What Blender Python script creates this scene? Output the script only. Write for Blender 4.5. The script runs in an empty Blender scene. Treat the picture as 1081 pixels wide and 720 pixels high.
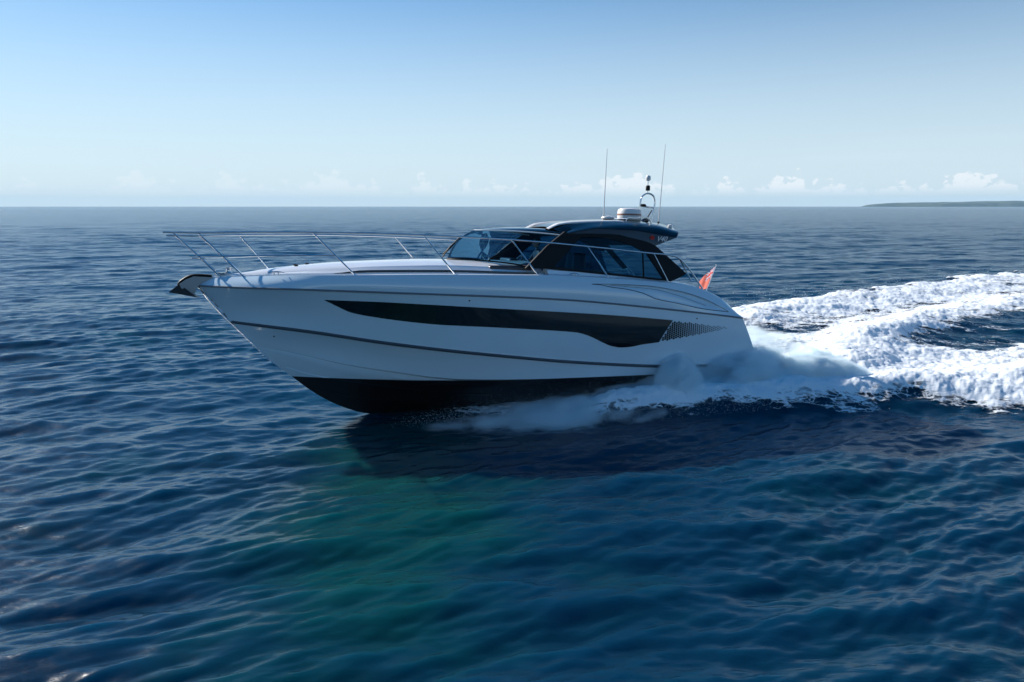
import bpy, bmesh, math, random
import numpy as np
from mathutils import Vector, Matrix
random.seed(4); RNG = np.random.default_rng(7)
S = bpy.context.scene; C = S.collection
R = math.radians
# ------------------------------------------------------------------ camera, sky, sun, exposure
CAM_H = 4.65
cam = bpy.data.cameras.new('camera'); co = bpy.data.objects.new('camera', cam); C.objects.link(co)
cam.sensor_width = 36.0; cam.lens = 27.97; cam.clip_start = 0.2; cam.clip_end = 60000
co.location = (0, 0, CAM_H); co.rotation_euler = (R(90-9.62), 0, 0)
S.camera = co
SUN_AZ, SUN_EL = 54.0, 30.0            # degrees left of the viewing direction, degrees up
to_sun = Vector((-math.sin(R(SUN_AZ))*math.cos(R(SUN_EL)), math.cos(R(SUN_AZ))*math.cos(R(SUN_EL)), math.sin(R(SUN_EL))))
sl = bpy.data.lights.new('sun', 'SUN'); sl.energy = 5.0; sl.angle = R(0.6); sl.color = (1.0, 0.95, 0.88)
so = bpy.data.objects.new('sun', sl); C.objects.link(so)
so.rotation_euler = to_sun.to_track_quat('Z', 'Y').to_euler()
W = bpy.data.worlds.new('World'); S.world = W; W.use_nodes = True
nt = W.node_tree; nt.nodes.clear()
def N(t, typ, **kw):
    n = t.nodes.new(typ)
    for k, v in kw.items():
        if k.startswith('i_'):
            n.inputs[k[2:].replace('_', ' ')].default_value = v
        else: setattr(n, k, v)
    return n
def L(t, a, b): t.links.new(a, b)
def M_(t, op, a, b=None, clamp=False):
    n = t.nodes.new('ShaderNodeMath'); n.operation = op; n.use_clamp = clamp
    for i, v in enumerate((a, b)):
        if v is None: continue
        if isinstance(v, (int, float)): n.inputs[i].default_value = v
        else: t.links.new(v, n.inputs[i])
    return n.outputs[0]
def MR(t, v, a, b, c=0.0, d=1.0, smooth=True):
    n = t.nodes.new('ShaderNodeMapRange'); n.interpolation_type = 'SMOOTHSTEP' if smooth else 'LINEAR'
    t.links.new(v, n.inputs['Value'])
    n.inputs['From Min'].default_value = a; n.inputs['From Max'].default_value = b
    n.inputs['To Min'].default_value = c; n.inputs['To Max'].default_value = d
    return n.outputs[0]
def MIX(t, f, a, b):
    n = t.nodes.new('ShaderNodeMix'); n.data_type = 'RGBA'
    for s, v in (('Factor', f), ('A', a), ('B', b)):
        i = [x for x in n.inputs if x.name == s and (x.type == 'RGBA' or s == 'Factor' and x.type == 'VALUE')][0]
        if isinstance(v, (tuple, float, int)): i.default_value = v
        else: t.links.new(v, i)
    return [o for o in n.outputs if o.type == 'RGBA'][0]
sky = N(nt, 'ShaderNodeTexSky'); sky.sky_type = 'NISHITA'; sky.sun_disc = False
sky.sun_elevation = R(SUN_EL); sky.sun_rotation = R(-SUN_AZ); sky.altitude = 0
sky.air_density = 1.0; sky.dust_density = 0.1; sky.ozone_density = 4.5
hs = N(nt, 'ShaderNodeHueSaturation'); hs.inputs['Saturation'].default_value = 1.1; gr = MIX(nt, 1.0, sky.outputs[0], (0.62, 0.725, 0.755, 1)); gr.node.blend_type = 'MULTIPLY'; L(nt, gr, hs.inputs['Color'])
tc = N(nt, 'ShaderNodeTexCoord'); sp = N(nt, 'ShaderNodeSeparateXYZ'); L(nt, tc.outputs['Generated'], sp.inputs[0])
az = M_(nt, 'ARCTAN2', sp.outputs[0], sp.outputs[1])          # radians right of +Y
el = M_(nt, 'ARCSINE', sp.outputs[2])
cv = N(nt, 'ShaderNodeCombineXYZ'); L(nt, az, cv.inputs[0]); L(nt, M_(nt, 'MULTIPLY', el, 1.5), cv.inputs[1])
n1 = N(nt, 'ShaderNodeTexNoise'); n1.inputs['Scale'].default_value = 75; n1.inputs['Detail'].default_value = 6; n1.inputs['Roughness'].default_value = .55
L(nt, cv.outputs[0], n1.inputs['Vector'])
cv2 = N(nt, 'ShaderNodeCombineXYZ'); L(nt, az, cv2.inputs[0])
n2 = N(nt, 'ShaderNodeTexNoise'); n2.inputs['Scale'].default_value = 11; n2.inputs['Detail'].default_value = 3
L(nt, cv2.outputs[0], n2.inputs['Vector'])
# cumulus tops: height of the bank varies along the horizon, flat hazy base
top = M_(nt, 'ADD', M_(nt, 'MULTIPLY', MR(nt, n2.outputs[0], .34, .66), .026), .012)
body = M_(nt, 'SUBTRACT', M_(nt, 'ADD', top, M_(nt, 'MULTIPLY', M_(nt, 'SUBTRACT', n1.outputs[0], .5), .070)), el)
cm = M_(nt, 'MULTIPLY', MR(nt, body, 0.0, .005), MR(nt, el, .010, .026))
cm = M_(nt, 'MULTIPLY', cm, MR(nt, n2.outputs[0], .26, .42))
cm = M_(nt, 'MULTIPLY', cm, MR(nt, az, -.35, .22, .25, .72))
n3 = N(nt, 'ShaderNodeTexNoise'); n3.inputs['Scale'].default_value = 3.0; n3.inputs['Detail'].default_value = 5
cv3 = N(nt, 'ShaderNodeCombineXYZ'); L(nt, az, cv3.inputs[0]); L(nt, M_(nt, 'MULTIPLY', el, 14.), cv3.inputs[1]); L(nt, cv3.outputs[0], n3.inputs['Vector'])
veil = M_(nt, 'ADD', M_(nt, 'MULTIPLY', MR(nt, el, .32, .0), .86), M_(nt, 'MULTIPLY', M_(nt, 'MULTIPLY', MR(nt, n3.outputs[0], .45, .75), MR(nt, el, .10, .02)), .16))
hz2 = N(nt, 'ShaderNodeHueSaturation'); hz2.inputs['Saturation'].default_value = 1.45; L(nt, gr, hz2.inputs['Color'])
skyb = MIX(nt, MR(nt, el, .24, .75), hs.outputs[0], hz2.outputs[0])   # deeper blue towards the zenith
skyc = MIX(nt, veil, skyb, (4.7, 5.55, 6.15, 1))
skyc = MIX(nt, cm, skyc, (6.4, 6.6, 6.8, 1))
bg = N(nt, 'ShaderNodeBackground'); bg.inputs[1].default_value = 0.115; L(nt, skyc, bg.inputs[0])
wo = N(nt, 'ShaderNodeOutputWorld'); L(nt, bg.outputs[0], wo.inputs[0])
S.view_settings.view_transform = 'Standard'; S.view_settings.look = 'None'
S.view_settings.exposure = 0.42; S.view_settings.gamma = 1.0; S.view_settings.use_curve_mapping = False
S.cycles.use_denoising = True
S.cycles.max_bounces = 12; S.cycles.volume_bounces = 10; S.cycles.transparent_max_bounces = 24
S.cycles.volume_step_rate = 1.0; S.cycles.volume_max_steps = 256
S.cycles.caustics_reflective = False; S.cycles.caustics_refractive = False
# ------------------------------------------------------------------ helpers
def tag(o, label=None, cat=None, group=None, kind=None):
    for k, v in (('label', label), ('category', cat), ('group', group), ('kind', kind)):
        if v: o[k] = v
    return o
def mesh_obj(name, verts, faces, mat, parent=None, smooth=True, mats=None, fm=None, sharp=None):
    me = bpy.data.meshes.new(name); me.from_pydata([tuple(map(float, v)) for v in verts], [], faces); me.update()
    for m in (mats or [mat]): me.materials.append(m)
    if fm is not None: me.polygons.foreach_set('material_index', fm)
    me.polygons.foreach_set('use_smooth', [smooth]*len(me.polygons))
    o = bpy.data.objects.new(name, me); C.objects.link(o)
    if parent: o.parent = parent
    return o
def hermite(pts, xs):
    """smooth monotone-ish interpolation of (x, v...) rows at xs"""
    P = np.array(pts, float); x = P[:, 0]; Y = P[:, 1:]; out = np.zeros((len(xs), Y.shape[1]))
    for c in range(Y.shape[1]):
        y = Y[:, c]; d = np.diff(y)/np.diff(x); m = np.zeros(len(x)); m[0] = d[0]; m[-1] = d[-1]
        for i in range(1, len(x)-1):
            if d[i-1]*d[i] > 0:
                w1 = 2*(x[i+1]-x[i])+(x[i]-x[i-1]); w2 = (x[i+1]-x[i])+2*(x[i]-x[i-1])
                m[i] = (w1+w2)/(w1/d[i-1]+w2/d[i])
        xx = np.clip(xs, x[0], x[-1]); i = np.clip(np.searchsorted(x, xx, side='right')-1, 0, len(x)-2)
        hh = x[i+1]-x[i]; t = (xx-x[i])/hh
        out[:, c] = (2*t**3-3*t**2+1)*y[i]+(t**3-2*t**2+t)*hh*m[i]+(-2*t**3+3*t**2)*y[i+1]+(t**3-t**2)*hh*m[i+1]
    return out if out.shape[1] > 1 else out[:, 0]
def spline(pts, n, closed=False):
    """Catmull-Rom through 3D points by arc length"""
    P = np.array(pts, float); d = np.r_[0, np.cumsum(np.linalg.norm(np.diff(P, axis=0), axis=1))]
    t = np.linspace(0, d[-1], n); m = np.gradient(P, d, axis=0) if len(P) > 2 else np.repeat((P[1:]-P[:1])/d[-1], 2, 0)
    i = np.clip(np.searchsorted(d, t, side='right')-1, 0, len(P)-2); hh = (d[i+1]-d[i])[:, None]; s = ((t-d[i])/hh[:, 0])[:, None]
    return (2*s**3-3*s**2+1)*P[i]+(s**3-2*s**2+s)*hh*m[i]+(-2*s**3+3*s**2)*P[i+1]+(s**3-s**2)*hh*m[i+1]
class MB:
    def __init__(s): s.v = []; s.f = []; s.m = []; s.two = False
    def add(s, v, f, m=0):
        n = len(s.v); s.v += [tuple(map(float, q)) for q in v]; s.f += [tuple(i+n for i in q) for q in f]; s.m += [m]*len(f)
        return s
    def grid(s, G, m=0, flip=False):
        G = np.asarray(G); a, b = G.shape[:2]; f = []
        for i in range(a-1):
            for j in range(b-1):
                q = (i*b+j, i*b+j+1, (i+1)*b+j+1, (i+1)*b+j)
                f.append(q[::-1] if flip else q)
        return s.add(G.reshape(-1, 3), f, m)
    def tube(s, P, r, k=8, m=0, cap=True):
        P = np.array(P, float); n = len(P); rr = np.full(n, r) if np.isscalar(r) else np.asarray(r, float)
        T = np.gradient(P, axis=0); T /= np.linalg.norm(T, axis=1)[:, None]
        up = np.array([0, 0, 1.]) if abs(T[0][2]) < .9 else np.array([0, 1., 0]); v = []
        a = np.cross(T[0], up); a /= np.linalg.norm(a)
        for i in range(n):
            a = a-T[i]*np.dot(a, T[i]); a /= np.linalg.norm(a); b = np.cross(T[i], a)
            for q in range(k):
                an = 2*math.pi*q/k; v.append(P[i]+rr[i]*(math.cos(an)*a+math.sin(an)*b))
        f = [(i*k+q, i*k+(q+1) % k, (i+1)*k+(q+1) % k, (i+1)*k+q) for i in range(n-1) for q in range(k)]
        if cap: f += [tuple(range(k))[::-1], tuple((n-1)*k+q for q in range(k))]
        return s.add(v, f, m)
    def box(s, c, d, m=0, rot=None, bev=0.0):
        bm = bmesh.new(); bmesh.ops.create_cube(bm, size=1)
        for v in bm.verts: v.co = Vector((v.co.x*d[0], v.co.y*d[1], v.co.z*d[2]))
        if bev: bmesh.ops.bevel(bm, geom=list(bm.edges), offset=bev, segments=3, affect='EDGES', profile=.5)
        if rot: bm.transform(rot.to_4x4() if hasattr(rot, 'to_4x4') else rot)
        bm.transform(Matrix.Translation(c)); bm.verts.index_update()
        s.add([v.co for v in bm.verts], [tuple(v.index for v in f.verts) for f in bm.faces], m); bm.free(); return s
    def prism(s, poly, mapf, th, m=0):
        """poly of 2D points, mapf(p, t) -> 3D where t = 0 outer face, 1 inner face"""
        n = len(poly); v = [mapf(q, 0) for q in poly]+[mapf(q, th) for q in poly]
        return s.add(v, [tuple(range(n)), tuple(range(2*n-1, n-1, -1))]+[((i+1) % n, i, n+i, n+(i+1) % n) for i in range(n)], m)
    def lathe(s, c, prof, k=24, m=0):
        v = [(c[0]+r*math.cos(2*math.pi*q/k), c[1]+r*math.sin(2*math.pi*q/k), c[2]+z) for r, z in prof for q in range(k)]
        n = len(prof); f = [(i*k+q, i*k+(q+1) % k, (i+1)*k+(q+1) % k, (i+1)*k+q) for i in range(n-1) for q in range(k)]
        return s.add(v, f+[tuple(range(k))[::-1], tuple((n-1)*k+q for q in range(k))], m)
    def mirrored(s):
        o = MB(); o.v = [(x, -y, z) for x, y, z in s.v]; o.f = [q[::-1] for q in s.f]; o.m = list(s.m); return o
    def pair(s): s.two = True; return s
    def both(s):
        o = s.mirrored(); n = len(s.v); s.v += o.v; s.f += [tuple(i+n for i in q) for q in o.f]; s.m += o.m; return s
    def build(s, name, mat, parent=None, smooth=True, sharp=None):
        mats = mat if isinstance(mat, list) else [mat]
        o = mesh_obj(name, s.v, s.f, None, parent, smooth, mats, s.m)
        bm = bmesh.new(); bm.from_mesh(o.data); bmesh.ops.remove_doubles(bm, verts=list(bm.verts), dist=1e-5)
        bmesh.ops.recalc_face_normals(bm, faces=list(bm.faces)); bm.to_mesh(o.data); bm.free()
        if smooth: o.data.set_sharp_from_angle(angle=R(sharp or 38))
        if s.two: s.mirrored().build(name, mats, parent, smooth, sharp)
        return o
def mat(name, col, rough=.4, metal=0., coat=0., spec=.5, noise=0., nscale=8., bump=0., **kw):
    m = bpy.data.materials.new(name); m.use_nodes = True; t = m.node_tree; b = t.nodes['Principled BSDF']
    b.inputs['Base Color'].default_value = (*col, 1); b.inputs['Roughness'].default_value = rough
    b.inputs['Metallic'].default_value = metal; b.inputs['Coat Weight'].default_value = coat; b.inputs['Coat Roughness'].default_value = .03
    b.inputs['Specular IOR Level'].default_value = spec
    if noise or bump:
        tcn = N(t, 'ShaderNodeTexCoord'); nn = N(t, 'ShaderNodeTexNoise'); nn.inputs['Scale'].default_value = nscale; nn.inputs['Detail'].default_value = 4
        L(t, tcn.outputs['Object'], nn.inputs['Vector'])
        if noise:
            f = MR(t, nn.outputs[0], .3, .7)
            L(t, MIX(t, f, (*[c*(1-noise) for c in col], 1), (*[min(1, c*(1+noise)) for c in col], 1)), b.inputs['Base Color'])
            L(t, MR(t, nn.outputs[0], .3, .7, rough*.8, min(1, rough*1.25)), b.inputs['Roughness'])
        if bump:
            bp = N(t, 'ShaderNodeBump'); bp.inputs['Strength'].default_value = bump; bp.inputs['Distance'].default_value = .01
            L(t, nn.outputs[0], bp.inputs['Height']); L(t, bp.outputs[0], b.inputs['Normal'])
    return m
def fbm(x, y, octs=4, seed=0, gain=.5):
    out = np.zeros_like(x); a = 1.; tot = 0
    for o in range(octs):
        r = np.random.default_rng(seed*31+o); T = r.random((256, 256))
        X = x*2**o+o*17.3; Y = y*2**o+o*5.7; ix = np.floor(X).astype(int); iy = np.floor(Y).astype(int)
        fx = X-ix; fy = Y-iy; fx = fx*fx*(3-2*fx); fy = fy*fy*(3-2*fy)
        g = lambda i, j: T[(ix+i) & 255, (iy+j) & 255]
        out += a*((g(0, 0)*(1-fx)+g(1, 0)*fx)*(1-fy)+(g(0, 1)*(1-fx)+g(1, 1)*fx)*fy); tot += a; a *= gain
    return out/tot
def sstep(v, a, b):
    t = np.clip((v-a)/(b-a), 0, 1); return t*t*(3-2*t)
def seg_dist(X, Y, pts):
    """distance to a polyline and the parameter along it (0..1)"""
    best = np.full(X.shape, 1e9); par = np.zeros(X.shape); n = len(pts)-1
    for i in range(n):
        ax, ay = pts[i]; bx, by = pts[i+1]; dx, dy = bx-ax, by-ay
        t = np.clip(((X-ax)*dx+(Y-ay)*dy)/(dx*dx+dy*dy), 0, 1); d = np.hypot(X-ax-t*dx, Y-ay-t*dy)
        k = d < best; best = np.where(k, d, best); par = np.where(k, (i+t)/n, par)
    return best, par
def inside(X, Y, poly):
    c = np.zeros(X.shape, bool); n = len(poly)
    for i in range(n):
        x1, y1 = poly[i]; x2, y2 = poly[(i+1) % n]
        if y1 == y2: continue
        c ^= ((y1 > Y) != (y2 > Y)) & (X < (x2-x1)*(Y-y1)/(y2-y1)+x1)
    return c
# ------------------------------------------------------------------ sea surface and wake
# wake plan on the water (metres): near edge, far edge, ridges of thrown water, calmer gaps
k_ = CAM_H/4.79
WAKE = [(-2.2, 17.6), (-.88, 17.4), (.41, 16.9), (2.07, 16.65), (3.35, 16.8), (4.24, 17.0), (5.42, 17.3), (6.73, 17.2), (7.4, 16.8), (8.3, 17.1), (9.5, 17.9), (10.8, 17.6), (13, 17.2), (16, 17.5), (22, 19), (32, 23),
        (60, 40), (75, 80), (45, 62), (33, 51), (27.6, 47.5), (25.5, 45.5), (21.4, 42), (18.9, 41), (14.9, 37.0), (13.3, 37.8), (11.2, 35.6), (9.6, 37.), (8.2, 34.), (6.6, 29), (5.0, 24), (3.5, 21.5), (0, 19), (-2, 18.4)]
RIDGES = [  # points, height, width
    ([(6.2, 19.6), (9.2, 22.0), (11.7, 25.8), (15.4, 29.8), (19.5, 33.4), (24, 36.6), (45, 48)], .50, 1.25),
    ([(7.5, 28), (10.5, 33.0), (14.5, 36.4), (19, 40.2), (24, 44), (30, 49), (55, 66)], .50, 2.0),
    ([(1, 17.5), (4.5, 17.9), (7.0, 18.3), (9.5, 19.3), (12.5, 19.8), (17, 21.5), (30, 28)], .52, .9)]
GAPS = [((9.9, 28.4), (2.7, .8), 22, .45), ((15.9, 27.3), (3.8, 1.25), 25, .72), ((20.5, 30.4), (5, 2.0), 25, .85), ((32, 37), (9, 3.2), 28, 1.)]
def wake_fields(X, Y):
    base = inside(X, Y, WAKE).astype(float)
    de, _ = seg_dist(X, Y, WAKE+[WAKE[0]])
    sd = np.where(base > 0, de, -de)
    wob = (fbm(X*.55, Y*.55, 5, 3)-.5)*2.4+(fbm(X*2.6, Y*2.6, 3, 5)-.5)*.9
    sd2 = sd+wob*np.clip(np.hypot(X, Y)/26-.18, .3, 1.3)
    cov = sstep(sd2, -.35, 1.3)
    for (cx, cy), (ra, rb), ang, amt in GAPS:
        c, s = math.cos(R(ang)), math.sin(R(ang)); u = ((X-cx)*c+(Y-cy)*s)/ra; v = (-(X-cx)*s+(Y-cy)*c)/rb
        q = u*u+v*v+(fbm(X*.8, Y*.8, 4, 9)-.5)*1.3
        cov *= 1-amt*.86*sstep(-q, -1.15, -.45)
    hgt = np.zeros(X.shape)
    for pts, hh, w in RIDGES:
        d, t = seg_dist(X, Y, pts); ww = w*(.75+.9*t)
        hr = hh*np.exp(-(d/ww)**2)*(.65+.7*fbm(X*.5, Y*.5, 3, 21))*sstep(t, -.02, .1)*(1-sstep(t, .8, 1)); hgt += hr
        cov = np.maximum(cov, np.clip(1.15*np.exp(-(d/(ww*.8))**2), 0, 1)*sstep(t, 0, .08)*sstep(sd2, -.9, .3))
    hgt += cov*(.22*(fbm(X*1.3, Y*1.3, 6, 33, .68)-.45)+.07*(fbm(X*6, Y*6, 3, 35)-.5))+cov*.05
    ca, sa = math.cos(R(24)), math.sin(R(24)); st = fbm((X*ca+Y*sa)*.28, (-X*sa+Y*ca)*1.1, 5, 71, .62); far_ = sstep(Y, 21, 30)
    cov = cov*(1-.55*sstep(.56-st, -.02, .10)*(.25+.75*far_)*(1-.6*np.clip(hgt*1.6, 0, 1)))
    return np.clip(cov, 0, 1), hgt
def waves(X, Y, cell):
    Z = np.zeros(X.shape); rng = np.random.default_rng(12); n = 84
    lam = np.exp(np.linspace(math.log(.20), math.log(15), n)) * rng.uniform(.93, 1.07, n)
    wx = X+.5*(fbm(X*.09, Y*.09, 3, 51)-.5)*6; wy = Y+.5*(fbm(X*.09, Y*.09, 3, 52)-.5)*6
    gust = .72+.6*fbm(X*.05, Y*.05, 3, 60)
    for l in lam:
        th = R(112)+rng.normal(0, R(22) if l < 3 else R(15)); k = 2*math.pi/l
        slope = .041*(1 if l < .55 else (.55/l)**.42); a = slope/k
        ph = k*(wx*math.cos(th)+wy*math.sin(th))+rng.uniform(0, 6.28)
        att = sstep(l/cell, 1.8, 4.0)
        s = np.sin(ph); Z += a*att*(s+.32*(s*s-.5))*(gust if l < 4 else 1)
    return Z
nd = 1500; dense = np.linspace(R(-47), R(47), nd); coarse = np.linspace(R(47), R(313), 120)[1:-1]
TH = np.r_[dense, coarse]; rs = [2.2]; 
while rs[-1] < 9000: rs.append(rs[-1]*(1.0036 if rs[-1] < 120 else 1.0036+min(.05, (rs[-1]-120)*.00012)))
RS = np.array(rs); nr, na = len(RS), len(TH)
RR, AA = np.meshgrid(RS, TH, indexing='ij'); X = RR*np.sin(AA); Y = RR*np.cos(AA)
cell = np.where(np.abs(AA) < R(47.1), RR*R(94)/nd, RR*R(266)/120); cell = np.maximum(cell, RR*.0036)
near = (RR < 110) & (X > -8) & (Y > 10)
cov = np.zeros(X.shape); hw = np.zeros(X.shape)
c_, h_ = wake_fields(X[near], Y[near]); cov[near] = c_; hw[near] = h_
fadeh = 1-sstep(RR, 80, 108); cov *= fadeh; hw *= fadeh
Zw = waves(X, Y, cell); Zw *= 1-sstep(RR, 1500, 4000)
# the hull's own trough: calmer and slightly lower water under and beside the boat
d, t = seg_dist(X, Y, [(-2.6, 17.9), (5.5, 20.4)]); press = np.exp(-(d/2.2)**2)
Z = Zw*(1-.55*cov)*(1-.45*press)+hw-.04*press
def big_mesh(name, X, Y, Z, faces, attrs, mat, smooth=True):
    me = bpy.data.meshes.new(name); n = X.size
    me.vertices.add(n); co_ = np.empty((n, 3), np.float32); co_[:, 0] = X; co_[:, 1] = Y; co_[:, 2] = Z; me.vertices.foreach_set('co', co_.ravel())
    nf = len(faces); me.loops.add(nf*4); me.loops.foreach_set('vertex_index', faces.astype(np.int32).ravel())
    me.polygons.add(nf); me.polygons.foreach_set('loop_start', np.arange(0, nf*4, 4, dtype=np.int32))
    me.update(calc_edges=True); me.polygons.foreach_set('use_smooth', np.full(nf, smooth))
    for k, v in attrs.items():
        a = me.attributes.new(k, 'FLOAT', 'POINT'); a.data.foreach_set('value', v.astype(np.float32))
    me.materials.append(mat); o = bpy.data.objects.new(name, me); C.objects.link(o); return o
ii, jj = np.meshgrid(np.arange(nr-1), np.arange(na), indexing='ij'); j2 = (jj+1) % na
F = np.stack([ii*na+jj, (ii+1)*na+jj, (ii+1)*na+j2, ii*na+j2], -1).reshape(-1, 4)
# sea material
ms = bpy.data.materials.new('sea_water'); ms.use_nodes = True; t = ms.node_tree; b = t.nodes['Principled BSDF']
tcn = N(t, 'ShaderNodeTexCoord')
nb = N(t, 'ShaderNodeTexNoise'); nb.inputs['Scale'].default_value = .085; nb.inputs['Detail'].default_value = 3; L(t, tcn.outputs['Object'], nb.inputs['Vector'])
ng = N(t, 'ShaderNodeTexNoise'); ng.inputs['Scale'].default_value = .6; ng.inputs['Detail'].default_value = 3; L(t, tcn.outputs['Object'], ng.inputs['Vector'])
# hull reflection put into the colour: greener water beside the bow, noise-mottled navy elsewhere
dist = N(t, 'ShaderNodeVectorMath', operation='DISTANCE'); mp = N(t, 'ShaderNodeMapping'); mp.inputs['Location'].default_value = (1.9, -3.3, 0)
mp.inputs['Scale'].default_value = (1, .27, 0)
L(t, tcn.outputs['Object'], mp.inputs['Vector']); ln = N(t, 'ShaderNodeVectorMath', operation='LENGTH'); L(t, mp.outputs[0], ln.inputs[0])
f1 = M_(t, 'ADD', M_(t, 'MULTIPLY', MR(t, ln.outputs['Value'], 3.1, .2), .62), M_(t, 'SUBTRACT', M_(t, 'MULTIPLY', M_(t, 'ADD', nb.outputs[0], ng.outputs[0]), .9), .70))
f1 = MR(t, f1, .15, .85)
colr = MIX(t, f1, (.002, .028, .064, 1), (.001, .048, .049, 1))
L(t, colr, b.inputs['Base Color'])
b.inputs['Subsurface Weight'].default_value = 1.0; b.inputs['Subsurface Radius'].default_value = (.3, 1.0, 1.2); b.inputs['Subsurface Scale'].default_value = 1.8
b.inputs['IOR'].default_value = 1.333; b.inputs['Specular IOR Level'].default_value = .5
cd = N(t, 'ShaderNodeCameraData'); geo = N(t, 'ShaderNodeNewGeometry')
ro = N(t, 'ShaderNodeVectorMath', operation='LENGTH'); L(t, geo.outputs['Position'], ro.inputs[0])
L(t, MR(t, ro.outputs['Value'], 10, 600, .22, .20), b.inputs['Roughness'])
mpb = N(t, 'ShaderNodeMapping'); mpb.inputs['Rotation'].default_value = (0, 0, R(-22)); mpb.inputs['Scale'].default_value = (1.0, 2.2, 1)
L(t, tcn.outputs['Object'], mpb.inputs['Vector'])
na1 = N(t, 'ShaderNodeTexNoise'); na1.inputs['Scale'].default_value = 3.2; na1.inputs['Detail'].default_value = 4; L(t, mpb.outputs[0], na1.inputs['Vector'])
na2 = N(t, 'ShaderNodeTexNoise'); na2.inputs['Scale'].default_value = 1.25; na2.inputs['Detail'].default_value = 5; L(t, mpb.outputs[0], na2.inputs['Vector'])
bp1 = N(t, 'ShaderNodeBump'); bp1.inputs['Distance'].default_value = .03; L(t, na1.outputs[0], bp1.inputs['Height'])
L(t, MR(t, ro.outputs['Value'], 8, 60, .55, 1.0), bp1.inputs['Strength'])
bp2 = N(t, 'ShaderNodeBump'); bp2.inputs['Distance'].default_value = .16; L(t, na2.outputs[0], bp2.inputs['Height']); L(t, bp1.outputs[0], bp2.inputs['Normal'])
L(t, MR(t, ro.outputs['Value'], 20, 160, 0., .8), bp2.inputs['Strength'])
L(t, bp2.outputs[0], b.inputs['Normal'])
sea = big_mesh('sea', X.ravel(), Y.ravel(), Z.ravel(), F, {}, ms)
tag(sea, kind='structure', label='deep blue choppy open sea with greenish patches', cat='sea')
# foam sheet: the churned white water lies just over the sea
mf = bpy.data.materials.new('white_foam'); mf.use_nodes = True; t = mf.node_tree; b = t.nodes['Principled BSDF']
at = N(t, 'ShaderNodeAttribute', attribute_name='cover')
tcn = N(t, 'ShaderNodeTexCoord'); mpf = N(t, 'ShaderNodeMapping'); mpf.inputs['Rotation'].default_value = (0, 0, R(-24)); mpf.inputs['Scale'].default_value = (.42, 1.5, 1)
L(t, tcn.outputs['Object'], mpf.inputs['Vector'])
nf1 = N(t, 'ShaderNodeTexNoise'); nf1.inputs['Scale'].default_value = 1.9; nf1.inputs['Detail'].default_value = 8; nf1.inputs['Roughness'].default_value = .68; L(t, mpf.outputs[0], nf1.inputs['Vector'])
nf2 = N(t, 'ShaderNodeTexVoronoi'); nf2.feature = 'DISTANCE_TO_EDGE'; nf2.inputs['Scale'].default_value = 3.4
dv = N(t, 'ShaderNodeVectorMath', operation='ADD'); ns = N(t, 'ShaderNodeTexNoise'); ns.inputs['Scale'].default_value = 2.; ns.inputs['Detail'].default_value = 4
L(t, tcn.outputs['Object'], ns.inputs['Vector']); L(t, mpf.outputs[0], dv.inputs[0]); L(t, ns.outputs['Color'], dv.inputs[1]); L(t, dv.outputs[0], nf2.inputs['Vector'])
lace = M_(t, 'MULTIPLY', MR(t, nf2.outputs['Distance'], .0, .16, 1, 0), .22)
th = M_(t, 'ADD', M_(t, 'MULTIPLY', M_(t, 'SUBTRACT', nf1.outputs[0], .5), 1.9), M_(t, 'MULTIPLY', at.outputs['Fac'], 1.05))
th = M_(t, 'ADD', th, lace)
alpha = MR(t, th, .42, .80)
L(t, alpha, b.inputs['Alpha'])
b.inputs['Base Color'].default_value = (.86, .90, .92, 1); b.inputs['Roughness'].default_value = .9; b.inputs['Specular IOR Level'].default_value = .2
b.inputs['Subsurface Weight'].default_value = 0.0
tr = N(t, 'ShaderNodeBsdfTranslucent'); tr.inputs[0].default_value = (.75, .85, .9, 1)
mx = N(t, 'ShaderNodeMixShader'); mx.inputs[0].default_value = .0
bpf = N(t, 'ShaderNodeBump'); bpf.inputs['Distance'].default_value = .10; bpf.inputs['Strength'].default_value = .5; L(t, nf1.outputs[0], bpf.inputs['Height']); L(t, bpf.outputs[0], b.inputs['Normal'])
keep = (cov.ravel()[F].max(1) > .03)
Ff = F[keep]; used = np.unique(Ff); mpx = np.full(X.size, -1); mpx[used] = np.arange(len(used))
foam = big_mesh('wake_foam', X.ravel()[used], Y.ravel()[used], Z.ravel()[used]+.012+.03*cov.ravel()[used], mpx[Ff], {'cover': cov.ravel()[used]}, mf)
tag(foam, 'broad trail of churned white foam spreading behind the yacht', 'wake', kind='stuff')
del X, Y, Z, Zw, F, RR, AA
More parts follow.
